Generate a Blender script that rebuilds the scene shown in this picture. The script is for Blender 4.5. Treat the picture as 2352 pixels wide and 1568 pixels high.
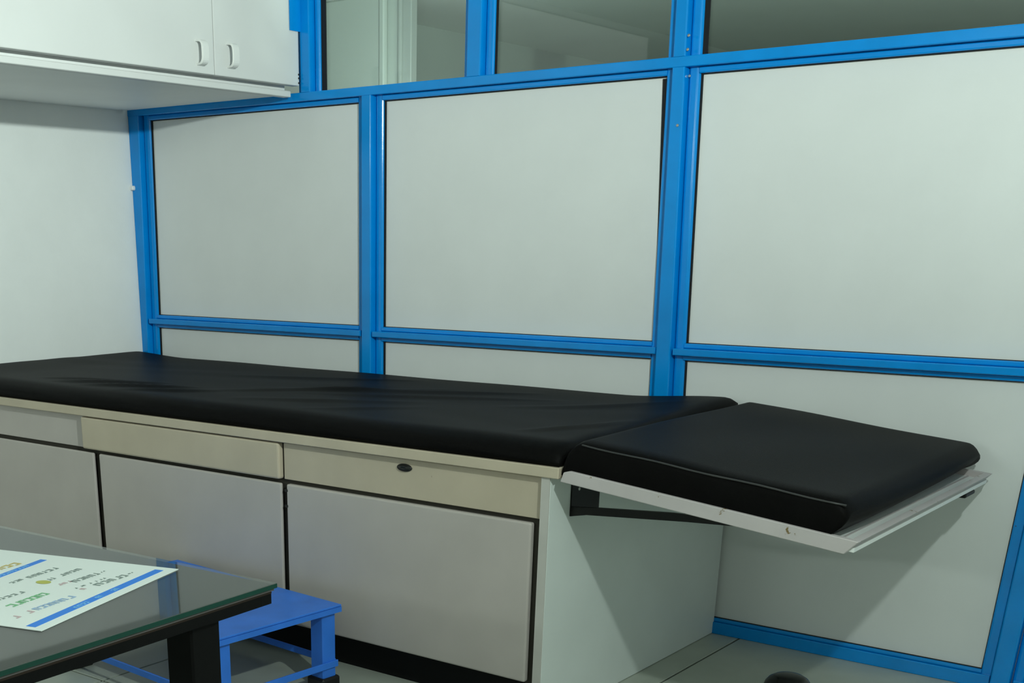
import bpy, bmesh, math, random
from mathutils import Vector, Matrix

for _o in list(bpy.data.objects):
    bpy.data.objects.remove(_o)
SC = bpy.context.scene
COL = SC.collection
random.seed(7)

# ------------------------------------------------------------------ camera
YAW, PITCH, ROLL = 0.6871, -0.3583, -0.0010
F = Vector((-math.sin(YAW) * math.cos(PITCH), math.cos(YAW) * math.cos(PITCH), math.sin(PITCH)))
R = Vector((math.cos(YAW), math.sin(YAW), 0))
U = R.cross(F)
R2 = R * math.cos(ROLL) + U * math.sin(ROLL)
U2 = U * math.cos(ROLL) - R * math.sin(ROLL)
cam_d = bpy.data.cameras.new('camera')
cam = bpy.data.objects.new('camera', cam_d)
COL.objects.link(cam)
M3 = Matrix((R2, U2, -F)).transposed()
cam.matrix_world = Matrix.Translation((4.4381, -3.7947, 1.2384)) @ M3.to_4x4()
cam_d.sensor_width = 36
cam_d.lens = 2840.04 * 36 / 2352
cam_d.shift_x = (1176 - 853.54) / 2352
cam_d.shift_y = (1609.52 - 784) / 2352
cam_d.clip_start = 0.05
SC.camera = cam

# ------------------------------------------------------------------ world, lamps, exposure
W = bpy.data.worlds.new('world')
SC.world = W
W.use_nodes = True
W.node_tree.nodes['Background'].inputs[0].default_value = (0.85, 1.0, 0.93, 1)
W.node_tree.nodes['Background'].inputs[1].default_value = 0.02
LCOL = (0.86, 1.0, 0.925)


def point_lamp(name, loc, power, radius):
    d = bpy.data.lights.new(name, 'POINT')
    d.energy = power
    d.color = LCOL
    d.shadow_soft_size = radius
    o = bpy.data.objects.new(name, d)
    o.location = loc
    COL.objects.link(o)
    return o


def area_lamp(name, loc, power, sx, sy):
    d = bpy.data.lights.new(name, 'AREA')
    d.shape = 'RECTANGLE'
    d.size, d.size_y = sx, sy
    d.energy = power
    d.color = LCOL
    o = bpy.data.objects.new(name, d)
    o.location = loc
    COL.objects.link(o)
    return o


KEY_P, FILL_L, FILL_R, FILL_SIDE = 175, 18, 8, 9
key = point_lamp('hanging_bulb', (4.46, -2.40, 2.01), KEY_P, 0.032)
# beam shaping added to the bulb: most light sideways and left, less straight down
key.data.use_nodes = True
_n = key.data.node_tree
_em = _n.nodes['Emission']
_g = _n.nodes.new('ShaderNodeNewGeometry')
_sx = _n.nodes.new('ShaderNodeSeparateXYZ')
_n.links.new(_g.outputs['Incoming'], _sx.inputs[0])
_el = _n.nodes.new('ShaderNodeMapRange')
_el.interpolation_type = 'SMOOTHSTEP'
_el.inputs[1].default_value, _el.inputs[2].default_value = -0.60, -0.10
_el.inputs[3].default_value, _el.inputs[4].default_value = 0.36, 1.0
_n.links.new(_sx.outputs['Z'], _el.inputs['Value'])
_az = _n.nodes.new('ShaderNodeMapRange')
_az.inputs[1].default_value, _az.inputs[2].default_value = -0.95, -0.35
_az.inputs[3].default_value, _az.inputs[4].default_value = 1.0, 0.0
_n.links.new(_sx.outputs['X'], _az.inputs['Value'])
_sq = _n.nodes.new('ShaderNodeMath')
_sq.operation = 'POWER'
_sq.inputs[1].default_value = 2.0
_n.links.new(_az.outputs[0], _sq.inputs[0])
_ad = _n.nodes.new('ShaderNodeMath')
_ad.operation = 'MULTIPLY_ADD'
_ad.inputs[1].default_value, _ad.inputs[2].default_value = 1.75, 1.0
_n.links.new(_sq.outputs[0], _ad.inputs[0])
_up = _n.nodes.new('ShaderNodeMapRange')          # added cut-off that keeps the bulb's light off the ceiling just above
_up.inputs[1].default_value, _up.inputs[2].default_value = 0.06, 0.30
_up.inputs[3].default_value, _up.inputs[4].default_value = 1.0, 0.05
_n.links.new(_sx.outputs['Z'], _up.inputs['Value'])
_m2 = _n.nodes.new('ShaderNodeMath')
_m2.operation = 'MULTIPLY'
_n.links.new(_el.outputs[0], _m2.inputs[0])
_n.links.new(_up.outputs[0], _m2.inputs[1])
_mu = _n.nodes.new('ShaderNodeMath')
_mu.operation = 'MULTIPLY'
_n.links.new(_m2.outputs[0], _mu.inputs[0])
_n.links.new(_ad.outputs[0], _mu.inputs[1])
_n.links.new(_mu.outputs[0], _em.inputs['Strength'])
_a = area_lamp('front_fill_light', (2.2, -6.15, 1.95), FILL_L, 1.2, 0.15)  # pair of unseen fill lights added at the front wall
_b = area_lamp('front_fill_light', (6.0, -6.15, 1.95), FILL_R, 1.2, 0.15)
_a.rotation_euler = _b.rotation_euler = (math.radians(100), 0, 0)
_wl = area_lamp('side_fill_light', (8.05, -1.3, 1.25), FILL_SIDE, 1.1, 1.4)  # added fill from the right side, no window is built there
_wl.rotation_euler = (0, math.radians(90), 0)
point_lamp('corridor_fill_light', (1.35, 0.25, 1.45), 13, 0.08)  # added fill hidden below the rail, brightens the corridor pillar
point_lamp('corridor_fill_light', (3.6, 0.80, 1.50), 26, 0.08)  # second added fill, brightens the corridor ceiling behind the glass
SC.view_settings.view_transform = 'Standard'
SC.view_settings.look = 'None'
SC.view_settings.gamma = 1
SC.view_settings.use_curve_mapping = False
SC.view_settings.exposure = 0.0


# ------------------------------------------------------------------ materials
def mat(name, col, rough=0.5, spec=0.5, var=0.0, vscale=8.0, bump=0.0, bscale=200.0, metal=0.0, coat=0.0):
    m = bpy.data.materials.new(name)
    m.use_nodes = True
    nt = m.node_tree
    b = nt.nodes['Principled BSDF']
    b.inputs['Base Color'].default_value = (*col, 1)
    b.inputs['Roughness'].default_value = rough
    b.inputs['Specular IOR Level'].default_value = spec
    b.inputs['Metallic'].default_value = metal
    b.inputs['Coat Weight'].default_value = coat
    tc = nt.nodes.new('ShaderNodeTexCoord')
    if var > 0:
        n = nt.nodes.new('ShaderNodeTexNoise')
        n.inputs['Scale'].default_value = vscale
        n.inputs['Detail'].default_value = 5
        nt.links.new(tc.outputs['Object'], n.inputs['Vector'])
        mr = nt.nodes.new('ShaderNodeMapRange')
        mr.inputs[1].default_value = 0.3
        mr.inputs[2].default_value = 0.7
        mr.inputs[3].default_value = 1 - var
        mr.inputs[4].default_value = 1 + var
        nt.links.new(n.outputs['Fac'], mr.inputs['Value'])
        mx = nt.nodes.new('ShaderNodeMix')
        mx.data_type = 'RGBA'
        mx.blend_type = 'MULTIPLY'
        mx.inputs[0].default_value = 1
        mx.inputs[6].default_value = (*col, 1)
        nt.links.new(mr.outputs[0], mx.inputs[7])
        nt.links.new(mx.outputs[2], b.inputs['Base Color'])
    if bump > 0:
        n2 = nt.nodes.new('ShaderNodeTexNoise')
        n2.inputs['Scale'].default_value = bscale
        n2.inputs['Detail'].default_value = 3
        nt.links.new(tc.outputs['Object'], n2.inputs['Vector'])
        bp = nt.nodes.new('ShaderNodeBump')
        bp.inputs['Strength'].default_value = bump
        bp.inputs['Distance'].default_value = 0.002
        nt.links.new(n2.outputs['Fac'], bp.inputs['Height'])
        nt.links.new(bp.outputs[0], b.inputs['Normal'])
    return m


def add_chips(m, chip_col, scale, lo, hi):
    """small worn spots where the paint has flaked off"""
    nt = m.node_tree
    b = nt.nodes['Principled BSDF']
    tc = nt.nodes.new('ShaderNodeTexCoord')
    n = nt.nodes.new('ShaderNodeTexNoise')
    n.inputs['Scale'].default_value = scale
    n.inputs['Detail'].default_value = 6
    n.inputs['Roughness'].default_value = 0.65
    nt.links.new(tc.outputs['Object'], n.inputs['Vector'])
    mr = nt.nodes.new('ShaderNodeMapRange')
    mr.inputs[1].default_value = lo
    mr.inputs[2].default_value = hi
    nt.links.new(n.outputs['Fac'], mr.inputs['Value'])
    mx = nt.nodes.new('ShaderNodeMix')
    mx.data_type = 'RGBA'
    nt.links.new(mr.outputs[0], mx.inputs[0])
    lk = b.inputs['Base Color'].links
    if lk:
        nt.links.new(lk[0].from_socket, mx.inputs[6])
    else:
        mx.inputs[6].default_value = b.inputs['Base Color'].default_value
    mx.inputs[7].default_value = (*chip_col, 1)
    nt.links.new(mx.outputs[2], b.inputs['Base Color'])


MT = {}
MT['wall'] = mat('white_wall_paint', (0.84, 0.85, 0.84), 0.6, 0.3, 0.02, 6, 0.15, 120)
MT['panel'] = mat('white_laminate', (0.74, 0.75, 0.745), 0.45, 0.4, 0.02, 5, 0.05, 300)
MT['blue'] = mat('blue_enamel', (0.000, 0.255, 0.72), 0.15, 0.35, 0.06, 9, 0.05, 150)
add_chips(MT['blue'], (0.03, 0.05, 0.10), 22, 0.735, 0.75)
MT['gasket'] = mat('black_gasket', (0.008, 0.008, 0.010), 0.6, 0.3)
MT['ceiling'] = mat('ceiling_paint', (0.78, 0.80, 0.78), 0.7, 0.2, 0.02, 4)
MT['room'] = mat('darkened_room_paint', (0.42, 0.44, 0.42), 0.7, 0.2, 0.03, 3)  # unseen walls, darkened to cut the light they bounce back
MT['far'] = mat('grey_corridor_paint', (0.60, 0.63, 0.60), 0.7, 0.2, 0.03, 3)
MT['far_dim'] = mat('darkened_corridor_paint', (0.46, 0.49, 0.47), 0.7, 0.2, 0.03, 3)  # darker copy of the corridor paint, offsets the strong fill light nearby
MT['tile'] = mat('floor_tile', (0.43, 0.46, 0.40), 0.35, 0.4, 0.08, 6, 0.05, 60)
MT['grout'] = mat('floor_grout', (0.05, 0.05, 0.045), 0.8, 0.1)
MT['cab'] = mat('white_cabinet_laminate', (0.70, 0.70, 0.69), 0.45, 0.4, 0.015, 5)
MT['cabin'] = mat('white_cabinet_carcass', (0.84, 0.85, 0.84), 0.5, 0.3, 0.02, 5)
MT['handle'] = mat('white_plastic_handle', (0.78, 0.78, 0.76), 0.35, 0.5)
MT['cream'] = mat('cream_laminate', (0.51, 0.435, 0.335), 0.45, 0.3, 0.05, 7)
add_chips(MT['cream'], (0.16, 0.10, 0.06), 16, 0.74, 0.755)
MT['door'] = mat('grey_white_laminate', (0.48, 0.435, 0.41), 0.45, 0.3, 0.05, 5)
MT['edge'] = mat('grey_edge_band', (0.52, 0.50, 0.47), 0.5, 0.3, 0.05, 9)
MT['doorw'] = mat('white_side_laminate', (0.66, 0.70, 0.68), 0.45, 0.3, 0.03, 5)
MT['carc'] = mat('dark_carcass', (0.045, 0.04, 0.032), 0.7, 0.2)
MT['kick'] = mat('black_toe_kick', (0.004, 0.004, 0.004), 0.6, 0.2)
MT['lock'] = mat('dark_lock_metal', (0.03, 0.03, 0.03), 0.3, 0.5, metal=0.6)
MT['black'] = mat('black_steel', (0.006, 0.006, 0.006), 0.45, 0.3)
MT['screw'] = mat('screw_metal', (0.45, 0.45, 0.43), 0.35, 0.5, metal=0.9)
MT['vinyl'] = mat('black_vinyl', (0.0045, 0.0043, 0.0042), 0.48, 0.035, 0.10, 14, 0.25, 420)
MT['piping'] = mat('black_vinyl_piping', (0.03, 0.03, 0.03), 0.4, 0.5)
MT['rail'] = mat('white_painted_rail', (0.52, 0.475, 0.475), 0.4, 0.3, 0.04, 9)
add_chips(MT['rail'], (0.20, 0.14, 0.06), 26, 0.665, 0.70)
MT['tray'] = mat('white_tray_laminate', (0.84, 0.86, 0.84), 0.4, 0.4, 0.03, 6)
MT['stool'] = mat('blue_stool_paint', (0.035, 0.195, 0.76), 0.4, 0.4, 0.10, 9, 0.1, 160)
MT['rubber'] = mat('black_rubber', (0.008, 0.008, 0.008), 0.5, 0.4)
MT['ttop'] = mat('dark_table_board', (0.10, 0.095, 0.092), 0.5, 0.3, 0.05, 10)
MT['tframe'] = mat('black_table_frame', (0.004, 0.004, 0.004), 0.5, 0.1)
MT['tedge'] = mat('brown_table_edging', (0.022, 0.014, 0.010), 0.5, 0.2)
MT['gedge'] = mat('dark_green_glass_edge', (0.006, 0.045, 0.032), 0.2, 0.3)
MT['knob'] = mat('glossy_black_rubber', (0.006, 0.006, 0.006), 0.22, 0.5)
MT['paper'] = mat('coated_paper', (0.80, 0.85, 0.82), 0.4, 0.3, 0.01, 4)
MT['ink_blue'] = mat('ink_blue', (0.02, 0.22, 0.80), 0.4, 0.3)
MT['ink_lblue'] = mat('ink_light_blue', (0.22, 0.55, 0.85), 0.4, 0.3)
MT['ink_grey'] = mat('ink_grey', (0.22, 0.28, 0.26), 0.4, 0.3)
MT['ink_green'] = mat('ink_green', (0.20, 0.52, 0.26), 0.4, 0.3)
MT['ink_yellow'] = mat('ink_yellow', (0.48, 0.48, 0.08), 0.4, 0.3)
MT['ink_pink'] = mat('ink_pink', (0.62, 0.45, 0.47), 0.4, 0.3)
MT['ink_sky'] = mat('ink_sky', (0.33, 0.48, 0.70), 0.4, 0.3)
MT['ink_amber'] = mat('ink_amber', (0.60, 0.45, 0.12), 0.4, 0.3)


def glass_mat(name, tint, fac_scale=1.0):
    m = bpy.data.materials.new(name)
    m.use_nodes = True
    nt = m.node_tree
    nt.nodes.remove(nt.nodes['Principled BSDF'])
    out = nt.nodes['Material Output']
    tr = nt.nodes.new('ShaderNodeBsdfTransparent')
    tr.inputs[0].default_value = (*tint, 1)
    gl = nt.nodes.new('ShaderNodeBsdfGlossy')
    gl.inputs['Roughness'].default_value = 0.02
    fr = nt.nodes.new('ShaderNodeFresnel')
    ge = nt.nodes.new('ShaderNodeNewGeometry')          # same reflectance from both sides of the thin sheet
    ma = nt.nodes.new('ShaderNodeMath')
    ma.operation = 'MULTIPLY_ADD'
    ma.inputs[1].default_value, ma.inputs[2].default_value = 1 / 1.5 - 1.5, 1.5
    nt.links.new(ge.outputs['Backfacing'], ma.inputs[0])
    nt.links.new(ma.outputs[0], fr.inputs[0])
    mx = nt.nodes.new('ShaderNodeMixShader')
    nt.links.new(fr.outputs[0], mx.inputs[0])
    nt.links.new(tr.outputs[0], mx.inputs[1])
    nt.links.new(gl.outputs[0], mx.inputs[2])
    nt.links.new(mx.outputs[0], out.inputs[0])
    return m


MT['glass'] = glass_mat('clear_pane_glass', (0.90, 0.95, 0.92))
MT['tglass'] = glass_mat('green_table_glass', (0.87, 0.90, 0.88))

# ------------------------------------------------------------------ helpers
ORG = {}


def tag(o, label=None, cat=None, group=None, kind=None):
    if label:
        o['label'] = label
    if cat:
        o['category'] = cat
    if group:
        o['group'] = group
    if kind:
        o['kind'] = kind
    return o


def empty(name, loc, label=None, cat=None, group=None, kind=None):
    o = bpy.data.objects.new(name, None)
    o.empty_display_size = 0.1
    o.location = loc
    COL.objects.link(o)
    ORG[o] = Vector(loc)
    return tag(o, label, cat, group, kind)


def obj(name, bm, m, parent=None, label=None, kind=None, smooth=False):
    """link the bmesh (world coordinates) as one object whose origin is its own middle"""
    vs = [v.co for v in bm.verts]
    lo = Vector((min(v.x for v in vs), min(v.y for v in vs), min(v.z for v in vs)))
    hi = Vector((max(v.x for v in vs), max(v.y for v in vs), max(v.z for v in vs)))
    c = (lo + hi) / 2
    bmesh.ops.recalc_face_normals(bm, faces=bm.faces[:])
    for v in bm.verts:
        v.co -= c
    me = bpy.data.meshes.new(name)
    bm.to_mesh(me)
    bm.free()
    me.materials.append(m)
    if smooth:
        for p in me.polygons:
            p.use_smooth = True
    o = bpy.data.objects.new(name, me)
    COL.objects.link(o)
    if parent:
        o.parent = parent
        o.location = c - ORG[parent]
    else:
        o.location = c
    ORG[o] = c
    return tag(o, label, None, None, kind)


def box(bm, x0, x1, y0, y1, z0, z1, bev=0.0, seg=1, M=None, fx=None):
    """axis box, optional bevel, optional matrix, optional function on each vertex"""
    r = bmesh.ops.create_cube(bm, size=1)
    vs = r['verts']
    for v in vs:
        v.co = Vector(((x0 + x1) / 2 + v.co.x * (x1 - x0), (y0 + y1) / 2 + v.co.y * (y1 - y0),
                       (z0 + z1) / 2 + v.co.z * (z1 - z0)))
    if bev > 0:
        es = list({e for v in vs for e in v.link_edges})
        rr = bmesh.ops.bevel(bm, geom=es, offset=bev, segments=seg, affect='EDGES', profile=0.5)
        vs = list({v for f in rr['faces'] for v in f.verts} | {v for v in vs if v.is_valid})
    if fx:
        for v in vs:
            v.co = Vector(fx(v.co))
    if M is not None:
        for v in vs:
            v.co = M @ v.co
    return vs


def B(*a, **k):
    bm = bmesh.new()
    box(bm, *a, **k)
    return bm


def prism(bm, pts, a0, a1, place):
    """extrude a 2-D polygon between a0 and a1; place(p, q, a) -> world point"""
    n = len(pts)
    r0 = [bm.verts.new(place(p[0], p[1], a0)) for p in pts]
    r1 = [bm.verts.new(place(p[0], p[1], a1)) for p in pts]
    bm.faces.new(r0)
    bm.faces.new(r1[::-1])
    for i in range(n):
        bm.faces.new((r0[i], r0[(i + 1) % n], r1[(i + 1) % n], r1[i]))


def lathe(bm, prof, centre, seg=32):
    rings = []
    for r, z in prof:
        if r < 1e-6:
            rings.append([bm.verts.new(Vector(centre) + Vector((0, 0, z)))])
        else:
            rings.append([bm.verts.new(Vector(centre) + Vector((r * math.cos(t * 2 * math.pi / seg), r * math.sin(t * 2 * math.pi / seg), z))) for t in range(seg)])
    for a, b in zip(rings, rings[1:]):
        for i in range(seg):
            j = (i + 1) % seg
            if len(a) == 1:
                bm.faces.new((a[0], b[i], b[j]))
            elif len(b) == 1:
                bm.faces.new((a[i], a[j], b[0]))
            else:
                bm.faces.new((a[i], a[j], b[j], b[i]))
    if len(rings[0]) > 1:
        bm.faces.new(rings[0][::-1])
    if len(rings[-1]) > 1:
        bm.faces.new(rings[-1])


def tube(bm, pts, rad, seg=8):
    rings = []
    pts = [Vector(p) for p in pts]
    for i, p in enumerate(pts):
        d = (pts[min(i + 1, len(pts) - 1)] - pts[max(i - 1, 0)]).normalized()
        up = Vector((0, 0, 1)) if abs(d.z) < 0.9 else Vector((1, 0, 0))
        a = d.cross(up).normalized()
        b = a.cross(d)
        rings.append([bm.verts.new(p + (a * math.cos(t * 2 * math.pi / seg) + b * math.sin(t * 2 * math.pi / seg)) * rad) for t in range(seg)])
    for a, b in zip(rings, rings[1:]):
        for i in range(seg):
            bm.faces.new((a[i], a[(i + 1) % seg], b[(i + 1) % seg], b[i]))
    bm.faces.new(rings[0][::-1])
    bm.faces.new(rings[-1])


WX = 0.04            # the left wall stands at this x
CZ = 2.2             # ceiling height
# ------------------------------------------------------------------ room shell
obj('wall_left', B(-0.12, WX, -6.2, 0.0, 0, CZ), MT['wall'], kind='structure')
obj('wall_front', B(-0.12, 8.2, -6.3, -6.2, 0, CZ), MT['room'], kind='structure')
obj('wall_right', B(8.1, 8.2, -6.2, 5.0, 0, CZ), MT['room'], kind='structure')
obj('ceiling', B(-0.12, 8.2, -6.3, 5.1, CZ, CZ + 0.1), MT['ceiling'], kind='structure')
# a lump of plaster that sits over the corner post
pl = bpy.data.objects.get('wall_left')
obj('plaster_chip', B(0.036, 0.060, -0.052, -0.034, 1.428, 1.446, bev=0.004), MT['wall'], pl, label='small white plaster lump on the corner')

# floor: a dark screed carrying big tiles with open joints
fl = obj('floor', B(-0.12, 8.2, -6.3, 5.1, -0.10, -0.006), MT['grout'], kind='structure')
TX, TY, JX, JY = 1.30, 1.70, 2.906, -1.611
G = 0.0035
tiles = {}
for i in range(-3, 5):
    for j in range(-3, 3):
        x0, x1 = max(JX + i * TX + G, -0.11), min(JX + (i + 1) * TX - G, 8.19)
        y0, y1 = max(JY + j * TY + G, -6.19), min(JY + (j + 1) * TY - G, 5.05)
        if x1 - x0 < 0.05 or y1 - y0 < 0.05:
            continue
        obj('tile', B(x0, x1, y0, y1, -0.006, 0.0, bev=0.0012), MT['tile'], fl)

# the corridor behind the glass
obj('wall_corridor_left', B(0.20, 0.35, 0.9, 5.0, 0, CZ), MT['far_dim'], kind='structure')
obj('wall_corridor_end', B(0.20, 8.2, 5.0, 5.1, 0, CZ), MT['far'], kind='structure')
pil = obj('pillar', B(-0.10, 0.736, 0.80, 0.872, 0, CZ, bev=0.006), MT['far'], kind='structure')
obj('pillar_step', B(0.7365, 0.866, 0.825, 0.868, 0, CZ, bev=0.004), MT['far'], pil)
obj('pillar_trim', B(0.719, 0.747, 0.788, 0.812, 0, CZ, bev=0.005), MT['far'], pil, label='thin pale corner strip of the pillar')
obj('pillar_pipe', B(0.806, 0.823, 0.808, 0.8255, 0, CZ, bev=0.006, seg=2), MT['far'], pil, label='thin pale pipe running up the pillar')
obj('trim_1', B(1.24, 5.0, 0.30, 4.98, CZ - 0.035, CZ), MT['far'], kind='structure')

# ------------------------------------------------------------------ blue framed partition (wall_back)
wb = empty('wall_back', (2.5, 0, 0), kind='structure')
PD = -0.038           # how far the tubes stand out of the boards
ZA, ZR0, ZR1 = 1.6953, 1.713, 1.742
ZM1, ZM2 = 0.9237, 0.8713


def lean(x0, s):
    return lambda z: x0 + s * z


# left edge and right edge of each upright, as x(z)
E_C = (lambda z: WX, lean(0.1001, 0.0263))
E_2 = (lean(1.2681, 0.0033), lean(1.3849, 0.0027))
E_3 = (lean(2.5251, -0.0209), lean(2.6531, -0.0322))
E_4 = (lean(3.6445, 0.0320), lean(3.7650, 0.0320))
E_5 = (lean(5.05, 0.0), lean(5.17, 0.0))


def upright(name, edges, z0, z1, bl, br, label=None, right_gap=0.007):
    """square tube with a glazing bead down each side"""
    L, Rr = edges

    def strip(a, b, ya, yb, bev, seg=2):
        bm = bmesh.new()
        vs = box(bm, 0, 1, ya, yb, z0, z1)
        for v in vs:
            v.co.x = a(v.co.z) if v.co.x < 0.5 else b(v.co.z)
        if bev:
            es = [e for e in bm.edges if abs(e.verts[0].co.z - e.verts[1].co.z) > 0.5 * (z1 - z0) and e.verts[0].co.y < (ya + yb) / 2]
            bmesh.ops.bevel(bm, geom=es, offset=bev, segments=seg, affect='EDGES', profile=0.5)
        return bm
    p = obj(name, strip(lambda z: L(z) + bl, lambda z: Rr(z) - br, PD, 0.03, 0.004), MT['blue'], wb, label)
    if bl > 0:
        obj('glazing_bead', strip(L, lambda z: L(z) + bl - 0.0008, -0.012, 0.0022, 0.006, 3), MT['blue'], p)
    if br > 0:
        obj('glazing_bead', strip(lambda z: Rr(z) - br + 0.0008, Rr, -0.012, 0.0022, 0.011, 5), MT['blue'], p)
        obj('gasket', strip(Rr, lambda z: Rr(z) + right_gap, -0.003, 0.0015, 0), MT['gasket'], p)
    return p


ZL = 0.0
upright('post', E_C, ZL, ZR0, 0.0, 0.042)
upright('post', E_2, ZL, ZR0, 0.036, 0.036)
upright('post', E_3, ZL, ZR0, 0.030, 0.038, right_gap=0.006)
upright('post', E_4, ZL, ZR0, 0.034, 0.036)
upright('post', E_5, ZL, ZR0, 0.034, 0.036)
# uprights above the rail
E_U1 = (lambda z: 0.985, lambda z: 1.0938)
E_U2 = (lambda z: 1.738, lambda z: 1.8570)
up1 = upright('post', E_U1, ZR1, CZ, 0.033, 0.029, right_gap=0.022)
upright('post', E_U2, ZR1, CZ, 0.028, 0.036)
upright('post', E_3, ZR1, CZ, 0.030, 0.038, right_gap=0.016)
upright('post', E_5, ZR1, CZ, 0.034, 0.036)
obj('corner_flange', B(1.0215, 1.0255, -0.094, -0.0385, 1.940, CZ - 0.002), MT['blue'], wb, label='bright blue angle strip lapping over the cabinet end')


def rail(x0, x1, z0, z1, y0=PD):
    bm = bmesh.new()
    box(bm, x0, x1, y0, 0.03, z0, z1)
    es = [e for e in bm.edges if abs(e.verts[0].co.x - e.verts[1].co.x) > 0.5 * (x1 - x0) and e.verts[0].co.y < 0]
    bmesh.ops.bevel(bm, geom=es, offset=0.0025, segments=2, affect='EDGES', profile=0.5)
    return bm


def hbead(x0, x1, z0, z1):
    bm = bmesh.new()
    box(bm, x0, x1, -0.014, 0.0022, z0, z1)
    es = [e for e in bm.edges if abs(e.verts[0].co.x - e.verts[1].co.x) > 0.5 * (x1 - x0) and e.verts[0].co.y < -0.01]
    bmesh.ops.bevel(bm, geom=es, offset=0.004, segments=2, affect='EDGES', profile=0.5)
    return bm


top = obj('rail', rail(WX, 5.17, ZR0, ZR1), MT['blue'], wb)
BAYS = [(E_C, E_2), (E_2, E_3), (E_3, E_4), (E_4, E_5)]
for k, (a, b) in enumerate(BAYS):
    xa, xb = a[1](1.70), b[0](1.70)
    obj('glazing_bead', hbead(xa - 0.002, xb + 0.002, ZA, ZR0), MT['blue'], top)
    xa, xb = a[1](0.9), b[0](0.9)
    bl = 0.03
    mr_ = obj('rail', rail(xa - 0.028, xb + 0.028, 0.8875, 0.9085), MT['blue'], wb)
    obj('glazing_bead', hbead(xa - 0.002, xb + 0.002, 0.9085, ZM1), MT['blue'], mr_)
    obj('glazing_bead', hbead(xa - 0.002, xb + 0.002, ZM2, 0.8875), MT['blue'], mr_)
    xa, xb = a[1](0.03), b[0](0.03)
    br_ = obj('rail', rail(xa - 0.028, xb + 0.028, 0.0, 0.040, -0.020), MT['blue'], wb)
    obj('glazing_bead', hbead(xa - 0.002, xb + 0.002, 0.040, 0.0518), MT['blue'], br_)
    # boards: one above the middle rail and one below it
    for (z0, z1) in ((ZM1, ZA), (0.0518, ZM2)):
        bm = bmesh.new()
        vs = box(bm, 0, 1, 0.0024, 0.012, z0 - 0.01, z1 + 0.01)
        for v in vs:
            v.co.x = a[1](v.co.z) - 0.012 if v.co.x < 0.5 else b[0](v.co.z) + 0.012
        pn = obj('panel', bm, MT['panel'], wb)
        bm = bmesh.new()
        # thin black rubber lines round the board
        xa, xb = a[1](z1), b[0](z1)
        box(bm, xa, xb, -0.004, 0.0014, z1 - 0.0030, z1)
        xa, xb = a[1](z0), b[0](z0)
        box(bm, xa, xb, -0.004, 0.0014, z0, z0 + 0.0018)
        # right-hand edge, wider where the board has sprung out of its groove
        w_top = 0.016 if (k == 1 and z1 > 1) else 0.0022
        zt = z1 - 0.006
        pts = [(b[0](z0), z0), (b[0](z0) - 0.0022, z0), (b[0](1.2 if z1 > 1 else z1) - 0.003, 1.2 if z1 > 1 else z1 - 0.01), (b[0](zt) - w_top, zt), (b[0](zt), zt)]
        prism(bm, pts, -0.003, 0.0014, lambda p, q, t: Vector((p, t, q)))
        obj('gasket', bm, MT['gasket'], pn)
# solid wall that carries on past the framed part
obj('wall_section', B(5.17, 8.1, -0.02, 0.06, 0, CZ), MT['wall'], wb)

# glazing over the rail
for n, (xa, xb) in enumerate(((1.0938, 1.738), (1.857, 2.486), (2.594, 5.05))):
    w = empty('window_%d' % (n + 1), ((xa + xb) / 2, 0, ZR1), kind='structure')
    obj('pane', B(xa - 0.004, xb + 0.004, 0.004, 0.009, ZR1 - 0.001, CZ - 0.001), MT['glass'], w)
    bm = B(xa, xb, -0.004, 0.003, ZR1, ZR1 + 0.0022)
    obj('gasket', bm, MT['gasket'], w)
# screw heads on the uprights
bm_list = [(1.338, -0.0125, 1.690), (2.566, PD - 0.001, 1.758), (2.565, -0.0125, 1.690), (2.552, PD - 0.001, 1.555), (2.566, PD - 0.001, 1.795)]
for p in bm_list:
    bm = bmesh.new()
    lathe(bm, [(0.0045, 0), (0.004, 0.0015), (0, 0.0022)], (0, 0, 0), 12)
    for v in bm.verts:
        v.co = Vector(p) + Vector((v.co.x, -v.co.z, v.co.y))
    obj('screw', bm, MT['screw'], wb)

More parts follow.
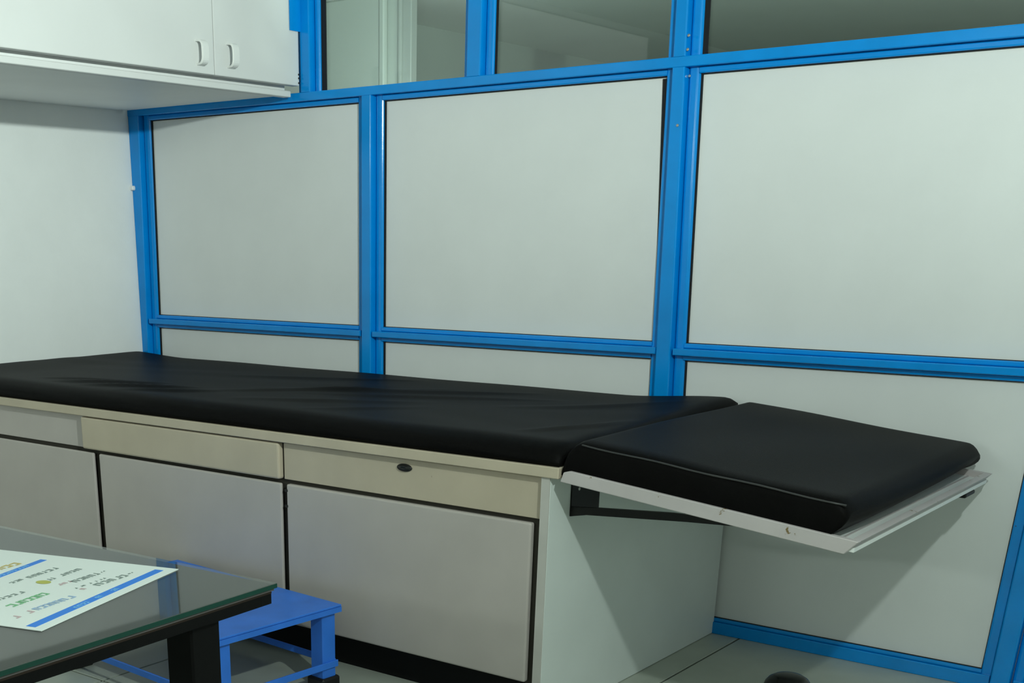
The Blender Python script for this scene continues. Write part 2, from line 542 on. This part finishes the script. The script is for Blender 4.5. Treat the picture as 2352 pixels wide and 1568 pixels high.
# ------------------------------------------------------------------ overhead cabinet on the left wall
oc = empty('overhead_cabinet', (WX, -1.4, 1.73), 'white cabinet hung high on the left wall with flat doors and white pull handles', 'cabinet')
CY = -0.0455
CYE = -2.60
obj('carcass', B(WX + 0.001, 0.958, CYE, CY - 0.012, 1.734, CZ - 0.003, bev=0.002), MT['cabin'], oc)
obj('bottom_lip', B(0.955, 0.992, CYE, CY - 0.016, 1.726, 1.7465, bev=0.002), MT['cab'], oc, label='pale edging strip along the cabinet bottom')
SPL = -0.4735
doors = [(SPL + 0.0015, CY, 0), (-1.46, SPL - 0.0015, 1), (CYE, -1.463, 2)]
DX0, DX1 = 0.985, 1.020
for (y0, y1, k) in doors:
    d = obj('door', B(DX0, DX1, y0, y1, 1.7625, CZ - 0.004, bev=0.003, seg=2), MT['cab'], oc)
    hy = {0: -0.400, 1: -0.545, 2: -2.3}[k]
    hz = {0: 1.828, 1: 1.824, 2: 1.824}[k]
    # D-shaped pull: two feet and a broad rounded grip
    pts = []
    H = 0.033
    for t in range(13):
        a = -math.pi / 2 + math.pi * t / 12
        ex = (abs(math.cos(a)) ** 0.45) * 0.030
        ez = math.copysign(abs(math.sin(a)) ** 0.6, math.sin(a)) * H
        pts.append((ex, ez))
    bm = bmesh.new()
    rings = []
    for (ex, ez) in pts:
        ring = []
        for (da, db) in ((-0.016, 0), (0.016, 0), (0.013, 1), (-0.013, 1)):
            sc = 0.006 * db
            n = Vector((ex, 0, ez * 0.9))
            n = n.normalized() if n.length > 1e-6 else Vector((1, 0, 0))
            ring.append(bm.verts.new(Vector((DX1 + ex, hy + da, hz + ez)) + n * sc))
        rings.append(ring)
    for a, b in zip(rings, rings[1:]):
        for i in range(4):
            bm.faces.new((a[i], a[(i + 1) % 4], b[(i + 1) % 4], b[i]))
    bm.faces.new(rings[0][::-1])
    bm.faces.new(rings[-1])
    es = [e for e in bm.edges]
    obj('handle', bm, MT['handle'], d, label='white plastic pull handle')
    if k == 0:
        for z in (1.772, 1.788, 1.800):
            obj('hinge_knuckle', B(DX1 - 0.002, DX1 + 0.003, CY - 0.006, CY - 0.0005, z - 0.003, z + 0.003, bev=0.001), MT['gasket'], d)

# ------------------------------------------------------------------ examination couch
YF = -1.110
ec = empty('examination_couch', (1.45, -0.58, 0), 'long cream and white built-in examination couch with drawers, cupboard doors and a lowered end leaf', 'couch')
XE, XS = 2.839, 2.812
obj('top_board', B(WX + 0.004, XE, YF, -0.042, 0.672, 0.700, bev=0.002), MT['cream'], ec)
obj('carcass', B(WX + 0.01, XS - 0.026, -1.080, -0.05, 0.105, 0.6715), MT['carc'], ec)
obj('toe_kick', B(WX + 0.01, XS - 0.026, -1.03, -0.06, 0.0, 0.1045), MT['kick'], ec)
obj('side_panel', B(XS - 0.025, XS, -1.100, -0.012, 0.001, 0.6715, bev=0.0015), MT['doorw'], ec, label='white end panel')
obj('edge_strip', B(XS - 0.025, XS - 0.0005, -1.1035, -1.1003, 0.001, 0.6715), MT['edge'], ec, label='greyish front edge of the end panel')
# drawers
for (x0, x1, yf, key) in ((WX + 0.012, 0.944, -1.086, 'door'), (0.945, 1.873, -1.106, 'cream'), (1.881, 2.7855, -1.090, 'cream')):
    d = obj('drawer', B(x0, x1, yf, -1.0805, 0.5605, 0.668 if key == 'cream' else 0.6705, bev=0.006 if yf < -1.1 else 0.0015, seg=2), MT[key], ec)
    if x0 > 1.8:
        bm = bmesh.new()
        lathe(bm, [(0.0, -0.004), (0.026, -0.004), (0.026, 0.002), (0.024, 0.004), (0.015, 0.005), (0.013, 0.008), (0.006, 0.009), (0.005, 0.006), (0, 0.006)], (0, 0, 0), 28)
        for v in bm.verts:
            v.co = Vector((2.338, yf, 0.6445)) + Vector((v.co.x, -v.co.z, v.co.y * 0.42))
        obj('lock', bm, MT['lock'], d, label='dark oval keyhole plate', smooth=True)
# doors
for (x0, x1, yb) in ((WX + 0.012, 0.992, -1.088), (1.022, 1.875, -1.088), (1.897, 2.7600, -1.0805)):
    d = obj('door', B(x0, x1, -1.100, yb, 0.112, 0.5485, bev=0.0055, seg=3), MT['door'], ec)
    if x0 > 1.8:
        for z in (0.529, 0.482):
            obj('hinge', B(x0 - 0.008, x0 + 0.006, -1.1015, -1.0905, z - 0.004, z + 0.004, bev=0.0015), MT['lock'], d)

# tilted leaf
ALF = math.atan2(0.0732, 0.737)
LM = Matrix.Translation((2.845, 0, 0.667)) @ Matrix.Rotation(ALF, 4, 'Y')
LL = 0.748
lf = empty('foot_leaf', (2.845 + 0.37, -0.58, 0.63))
lf.parent = ec
lf.location = ORG[lf] - ORG[ec]
tag(lf, 'lowered end leaf with a white raised rim')
obj('tray_board', B(0.004, LL - 0.008, YF + 0.008, -0.052, 0.004, 0.014, M=LM), MT['tray'], lf)
bm = bmesh.new()
prism(bm, [(0.0, 0.0), (LL - 0.026, -0.003), (LL, 0.031), (0.022, 0.031), (0.006, 0.025)], YF, YF + 0.018, lambda p, q, t: LM @ Vector((p, t, q)))
bmesh.ops.bevel(bm, geom=bm.edges[:], offset=0.0015, segments=1, affect='EDGES')
obj('front_rail', bm, MT['rail'], lf)
bm = bmesh.new()
prism(bm, [(LL - 0.026, -0.003), (LL - 0.0002, 0.031), (LL - 0.020, 0.031), (LL - 0.030, 0.012)], YF + 0.0185, -0.0605, lambda p, q, t: LM @ Vector((p, t, q)))
obj('end_rail', bm, MT['rail'], lf)
bm = bmesh.new()
prism(bm, [(0.0, 0.0), (LL - 0.026, -0.003), (LL, 0.031), (0.022, 0.031), (0.006, 0.025)], -0.060, -0.044, lambda p, q, t: LM @ Vector((p, t, q)))
bmesh.ops.bevel(bm, geom=bm.edges[:], offset=0.0012, segments=1, affect='EDGES')
obj('back_rail', bm, MT['rail'], lf)
obj('trim_strip', B(LL - 0.058, LL - 0.054, YF + 0.02, -0.064, 0.0142, 0.0165, M=LM), MT['rail'], lf)
# black folding brackets under the leaf
for yb in (-0.998, -0.160):
    b_ = empty('bracket', (2.83, yb + 0.05, 0.6))
    b_.parent = ec
    b_.location = ORG[b_] - ORG[ec]
    tag(b_, 'black steel folding bracket')
    obj('plate', B(XS + 0.0005, XS + 0.005, yb, yb + 0.145, 0.5575, 0.652), MT['black'], b_)
    bm = bmesh.new()
    prism(bm, [(XS + 0.006, 0.558), (XS + 0.05, 0.567), (3.14, 0.587), (3.36, 0.5985), (3.36, 0.609), (3.10, 0.604), (2.90, 0.590), (XS + 0.006, 0.582)], yb, yb + 0.010, lambda p, q, t: Vector((p, t, q)))
    obj('arm', bm, MT['black'], b_)
    for (dy, z) in ((0.035, 0.625), (0.05, 0.569)):
        bm = bmesh.new()
        lathe(bm, [(0.005, 0), (0.0045, 0.0015), (0, 0.003)], (0, 0, 0), 10)
        for v in bm.verts:
            v.co = Vector((XS + 0.005, yb + dy, z)) + Vector((v.co.z, v.co.x, v.co.y))
        obj('screw', bm, MT['screw'], b_)
obj('leaf_catch', B(3.535, 3.580, -0.235, -0.150, 0.582, 0.594, bev=0.003, M=None), MT['black'], lf, label='small black catch under the leaf end')

# ------------------------------------------------------------------ upholstery
def sstep(a, b, x):
    t = max(0.0, min(1.0, (x - a) / (b - a)))
    return t * t * (3 - 2 * t)


def cushion(nx, ny, nz, fn):
    """closed box grid; fn(u, v, w) in 0..1 gives the position"""
    bm = bmesh.new()
    cache = {}

    def V(i, j, k):
        key = (i, j, k)
        if key not in cache:
            cache[key] = bm.verts.new(fn(i / nx, j / ny, k / nz))
        return cache[key]
    for i in range(nx):
        for j in range(ny):
            bm.faces.new((V(i, j, 0), V(i, j + 1, 0), V(i + 1, j + 1, 0), V(i + 1, j, 0)))
            bm.faces.new((V(i, j, nz), V(i + 1, j, nz), V(i + 1, j + 1, nz), V(i, j + 1, nz)))
    for i in range(nx):
        for k in range(nz):
            bm.faces.new((V(i, 0, k), V(i + 1, 0, k), V(i + 1, 0, k + 1), V(i, 0, k + 1)))
            bm.faces.new((V(i, ny, k), V(i, ny, k + 1), V(i + 1, ny, k + 1), V(i + 1, ny, k)))
    for j in range(ny):
        for k in range(nz):
            bm.faces.new((V(0, j, k), V(0, j, k + 1), V(0, j + 1, k + 1), V(0, j + 1, k)))
            bm.faces.new((V(nx, j, k), V(nx, j + 1, k), V(nx, j + 1, k + 1), V(nx, j, k + 1)))
    return bm


def crease(x, y, x0, y0, x1, y1, w, h):
    """a soft ridge along a segment, fading at its ends"""
    dx, dy = x1 - x0, y1 - y0
    L = math.hypot(dx, dy)
    t = ((x - x0) * dx + (y - y0) * dy) / (L * L)
    if t < 0 or t > 1:
        return 0.0
    d = ((x - x0) * -dy + (y - y0) * dx) / L + 0.02 * math.sin(t * math.pi)
    return h * math.exp(-(d / w) ** 2) * math.sin(t * math.pi) ** 0.8


CREASES = [
    (0.62, -0.98, 1.05, -0.78, 0.020, 0.006), (0.80, -1.00, 1.22, -0.80, 0.016, 0.006), (1.02, -1.02, 1.36, -0.82, 0.018, 0.005),
    (0.50, -0.93, 0.85, -0.80, 0.018, 0.004), (1.25, -0.86, 1.95, -0.30, 0.022, 0.004), (1.35, -0.70, 2.25, -0.22, 0.025, 0.005),
    (1.55, -0.72, 2.40, -0.34, 0.020, 0.004), (1.50, -0.95, 2.10, -0.62, 0.030, 0.004), (1.85, -1.00, 2.15, -0.72, 0.025, 0.003),
    (1.00, -0.45, 1.70, -0.15, 0.025, 0.003), (2.30, -0.60, 2.75, -0.18, 0.03, 0.003), (2.62, -0.98, 2.78, -0.60, 0.02, 0.004),
]
MX0, MX1, MY0, MY1, MZ0, MZT = WX + 0.004, 2.832, -1.098, -0.042, 0.7008, 0.7575


def mattress(u, v, w):
    x = MX0 + (MX1 - MX0) * u
    y = MY0 + (MY1 - MY0) * v
    zt = MZT
    zt += 0.012 * (1 - sstep(0.0, 0.35, x))                       # turned up where it meets the wall
    zt += 0.017 * sstep(2.45, 2.80, x) * sstep(-0.75, -0.05, y)   # puffed corner beside the leaf
    for c in CREASES:
        zt += 1.7 * crease(x, y, *c)
    zt += 0.0012 * math.sin(9 * x + 3 * math.sin(7 * y)) * math.sin(11 * y)
    # rounded long edges
    r = 0.075
    df = y - MY0
    if df < r:
        zt -= 0.026 * (1 - df / r) ** 2.2
    db = MY1 - y
    if db < 0.03:
        zt -= 0.006 * (1 - db / 0.03) ** 2
    de = MX1 - x
    if de < 0.035:
        zt -= 0.012 * (1 - de / 0.035) ** 2
    z = MZ0 + (zt - MZ0) * w
    # bulging front side
    b = math.sin(math.pi * min(1, w * 1.05)) * 0.006
    if v == 0:
        y -= b + 0.003 * math.sin(14 * x + 5 * w) * w
    if u == 1:
        x += b * 0.5
    return Vector((x, y, z))


ms = [0.0]
bm = cushion(150, 60, 5, mattress)
cm = obj('couch_mattress', bm, MT['vinyl'], smooth=True)
tag(cm, 'long black vinyl mattress with creased top lying on the examination couch', 'mattress')

CL0, CL1 = -0.006, 0.719
CB, CH = 0.0148, 0.107


def leafpad(u, v, w):
    s = CL0 + (CL1 - CL0) * u
    y = (YF + 0.013) + (-0.050 - (YF + 0.013)) * v
    # superelliptic rounding of the four upright corners and upper edges
    h = CB + (CH - CB) * w
    cx = min(s - CL0, CL1 - s)
    cy = min(y - (YF + 0.013), -0.050 - y)
    r = 0.045
    ins = 0.0
    if w > 0.0:
        if cx < r:
            h -= (CH - CB) * 0.26 * (1 - cx / r) ** 2.2 * w
        if cy < r:
            h -= (CH - CB) * (0.20 if v > 0.5 else 0.10) * (1 - cy / r) ** 2.2 * w
    # far end leans back toward its foot, more so at the wall side
    if u > 0.9:
        f = (u - 0.9) / 0.1
        s -= f * (1 - w) ** 1.3 * (0.045 + 0.022 * v)
        s -= f * 0.012 * (2 * v - 1) ** 4
        s += f * math.sin(math.pi * w) * 0.008
    if u < 0.06:
        s += (0.06 - u) / 0.06 * w * 0.012
    if v == 0:
        y -= math.sin(math.pi * w) * 0.004
    h += 0.0022 * math.sin(13 * s + 2) * math.sin(7 * y) * w
    h += 0.005 * math.sin(math.pi * u) * math.sin(math.pi * v) * w
    return LM @ Vector((s, y, h))


lp = obj('leaf_cushion', cushion(60, 60, 6, leafpad), MT['vinyl'], smooth=True)
tag(lp, 'short black vinyl cushion on the tilted end leaf of the couch', 'cushion')
bm = bmesh.new()
tube(bm, [LM @ Vector((0.04 + 0.66 * t / 16, YF + 0.0125, CH - 0.0085 - 0.0012 * math.sin(t))) for t in range(17)], 0.0024, 6)
obj('piping', bm, MT['piping'], lp, smooth=True)
bm = bmesh.new()
box(bm, 0.640, 0.722, YF + 0.034, YF + 0.046, 0.0150, 0.0165, M=LM)
box(bm, 0.712, 0.732, YF + 0.026, YF + 0.034, 0.0150, 0.0165, M=LM)
obj('tie_strap', bm, MT['vinyl'], lp, label='end of a black tie sticking out at the corner')

# ------------------------------------------------------------------ blue step stool
SA = math.radians(-4.6)
SM = Matrix.Translation((2.192, -1.193, 0)) @ Matrix.Rotation(SA, 4, 'Z')
SLX, SLY, SH = 0.765, 0.470, 0.25
st = empty('step_stool', SM @ Vector((-SLX / 2, -SLY / 2, 0)), 'low blue painted metal step stool with black rubber feet in front of the couch', 'stool')
obj('seat', B(-SLX, 0, -SLY, 0, SH - 0.006, SH, bev=0.0015, M=SM), MT['stool'], st)
bm = bmesh.new()
for (x0, x1, y0, y1) in ((-SLX, 0, -SLY, -SLY + 0.006), (-SLX, 0, -0.006, 0), (-0.006, 0, -SLY + 0.006, -0.006), (-SLX, -SLX + 0.006, -SLY + 0.006, -0.006)):
    box(bm, x0, x1, y0, y1, SH - 0.022, SH - 0.0065, M=SM)
obj('seat_rim', bm, MT['stool'], st)
LG = 0.052
for (x, y) in ((-0.014 - LG, -0.012 - LG), (-SLX + 0.014, -0.012 - LG), (-0.014 - LG, -SLY + 0.012), (-SLX + 0.014, -SLY + 0.012)):
    l = obj('leg', B(x, x + LG, y, y + LG, 0.026, SH - 0.0065, bev=0.003, M=SM), MT['stool'], st)
    obj('rubber_foot', B(x - 0.010, x + LG + 0.010, y - 0.010, y + LG + 0.010, 0.0005, 0.034, bev=0.006, M=SM), MT['rubber'], l)
for (x0, x1, y0, y1) in ((-0.0135, -0.0075, -SLY + 0.008, -0.008), (-SLX + 0.0075, -SLX + 0.0135, -SLY + 0.008, -0.008),
                         (-SLX + 0.02, -0.02, -0.0115, -0.0055), (-SLX + 0.02, -0.02, -SLY + 0.0055, -SLY + 0.0115)):
    obj('stretcher', B(x0, x1, y0, y1, 0.062, 0.082, bev=0.001, M=SM), MT['stool'], st)

# ------------------------------------------------------------------ glass topped table
TA = math.radians(2.4)
TM = Matrix.Translation((2.789, -2.079, 0)) @ Matrix.Rotation(TA, 4, 'Z')
TLX, TLY, TZ = 1.45, 1.05, 0.600
gt = empty('glass_table', TM @ Vector((-TLX / 2, -TLY / 2, 0)), 'black framed table with a glass sheet over its dark top, in the near left corner', 'table')
obj('glass_sheet', B(-TLX, 0, -TLY, 0, TZ - 0.010, TZ, bev=0.0008, M=TM), MT['tglass'], gt)
obj('table_board', B(-TLX + 0.006, -0.0035, -TLY + 0.006, -0.006, TZ - 0.0150, TZ - 0.0030, M=TM), MT['ttop'], gt)
obj('edging', B(-TLX + 0.010, -0.003, -TLY + 0.010, -0.014, TZ - 0.0190, TZ - 0.0152, M=TM), MT['tedge'], gt)
obj('glass_edge', B(-0.0008, 0.0004, -TLY, -0.0005, TZ - 0.0098, TZ - 0.0012, M=TM), MT['gedge'], gt, label='dark green ground edge of the glass')
bm = bmesh.new()
for (x0, x1, y0, y1) in ((-TLX + 0.012, -0.004, -0.044, -0.014), (-TLX + 0.012, -0.004, -TLY + 0.012, -TLY + 0.040), (-0.034, -0.004, -TLY + 0.0405, -0.0445), (-TLX + 0.012, -TLX + 0.040, -TLY + 0.0405, -0.0445)):
    box(bm, x0, x1, y0, y1, TZ - 0.040, TZ - 0.0192, M=TM)
obj('apron', bm, MT['tframe'], gt)
for (x, y) in ((-0.088, -0.225), (-TLX + 0.03, -0.225), (-0.088, -TLY + 0.06), (-TLX + 0.03, -TLY + 0.06)):
    obj('leg', B(x, x + 0.070, y, y + 0.078, 0.0, TZ - 0.0405 if False else TZ - 0.0192, bev=0.004, M=TM), MT['tframe'], gt)

# ------------------------------------------------------------------ printed leaflet on the glass
LA = Vector((2.5612, -2.1326, TZ + 0.0004))
ea = Vector((0.2923, -0.9563, 0))
eb = Vector((-0.9563, -0.2923, 0))
LFM = Matrix.Translation(LA) @ Matrix((ea, eb, Vector((0, 0, 1)))).transposed().to_4x4()
PW, PH = 0.461, 0.640
lft = empty('leaflet', LFM @ Vector((PW / 2, PH / 2, 0)), 'white printed leaflet with two blue bars lying on the glass table', 'leaflet')
obj('sheet', B(0, PW, 0, PH, 0, 0.0012, M=LFM), MT['paper'], lft)
ZP = 0.0013


def ink(name, quads, m, kind=None):
    bm = bmesh.new()
    for (a0, a1, b0, b1) in quads:
        box(bm, a0, a1, b0, b1, ZP, ZP + 0.0003, M=LFM)
    return obj(name, bm, m, lft, kind=kind)


ink('printed_bar', [(0.022, 0.448, 0.022, 0.042)], MT['ink_blue'])
ink('printed_bar', [(0.040, 0.448, 0.296, 0.312)], MT['ink_blue'])
ZP = 0.0017


def glyph_row(a0, a1, b0, b1, gh, gw, gap=0.4):
    """a line of small letter-like strokes, too small to read"""
    q = []
    a = a0
    while a < a1:
        t = (a - a0) / (a1 - a0)
        b = b0 + (b1 - b0) * t
        w = gw * random.uniform(0.6, 1.2)
        if random.random() > 0.12:
            k = random.choice((0, 1, 2))
            q.append((a, a + w * 0.28, b - gh / 2, b + gh / 2))
            if k != 1:
                q.append((a + w * 0.28, a + w, b + gh * 0.28, b + gh / 2))
            if k != 2:
                q.append((a + w * 0.28, a + w * 0.9, b - gh / 2, b - gh * 0.28))
            if k == 2:
                q.append((a + w * 0.72, a + w, b - gh / 2, b + gh * 0.28))
        a += w * (1 + gap)
    return q


ink('printed_text', glyph_row(0.178, 0.315, 0.031, 0.029, 0.010, 0.010), MT['ink_lblue'], 'stuff')
ink('printed_text', glyph_row(0.085, 0.420, 0.304, 0.303, 0.008, 0.010), MT['ink_lblue'], 'stuff')
g = glyph_row(0.085, 0.175, 0.073, 0.086, 0.017, 0.016) + glyph_row(0.06, 0.075, 0.072, 0.072, 0.004, 0.006) + glyph_row(0.12, 0.215, 0.098, 0.108, 0.006, 0.007)
g += glyph_row(0.095, 0.155, 0.133, 0.140, 0.016, 0.014) + glyph_row(0.072, 0.082, 0.131, 0.131, 0.004, 0.006)
g += glyph_row(0.077, 0.170, 0.188, 0.194, 0.013, 0.012) + glyph_row(0.089, 0.170, 0.237, 0.243, 0.014, 0.012) + glyph_row(0.19, 0.216, 0.247, 0.248, 0.010, 0.01)
g += glyph_row(0.266, 0.345, 0.186, 0.198, 0.012, 0.012)
ink('printed_text', g, MT['ink_grey'], 'stuff')
ink('printed_text', glyph_row(0.258, 0.355, 0.139, 0.147, 0.019, 0.017, 0.2), MT['ink_green'], 'stuff')
ink('printed_text', glyph_row(0.256, 0.350, 0.079, 0.090, 0.017, 0.014, 0.25), MT['ink_sky'], 'stuff')
ink('printed_text', glyph_row(0.356, 0.425, 0.089, 0.094, 0.016, 0.014, 0.25), MT['ink_pink'], 'stuff')
ink('printed_text', glyph_row(0.175, 0.205, 0.088, 0.092, 0.012, 0.010, 0.3) + glyph_row(0.165, 0.20, 0.148, 0.153, 0.010, 0.010), MT['ink_pink'], 'stuff')
ink('printed_text', glyph_row(0.085, 0.20, 0.336, 0.352, 0.020, 0.016, 0.2), MT['ink_amber'], 'stuff')
bm = bmesh.new()
n = 24
ring = [(0.192 + 0.012 * math.cos(t * 2 * math.pi / n), 0.193 + 0.016 * math.sin(t * 2 * math.pi / n)) for t in range(n)]
prism(bm, ring, ZP, ZP + 0.0003, lambda p, q, t: LFM @ Vector((p, q, t)))
obj('printed_picture', bm, MT['ink_yellow'], lft, label='small yellow oval picture')

# ------------------------------------------------------------------ black dome on the floor
bm = bmesh.new()
prof = [(0.066, 0.0), (0.068, 0.006), (0.068, 0.020), (0.064, 0.034), (0.055, 0.046), (0.040, 0.055), (0.022, 0.059), (0.0, 0.060)]
lathe(bm, prof, (3.235, -0.432, 0.0005), 40)
kb = obj('floor_knob', bm, MT['knob'], smooth=True)
tag(kb, 'glossy black domed rubber knob on the floor, cut off by the bottom edge', 'knob')
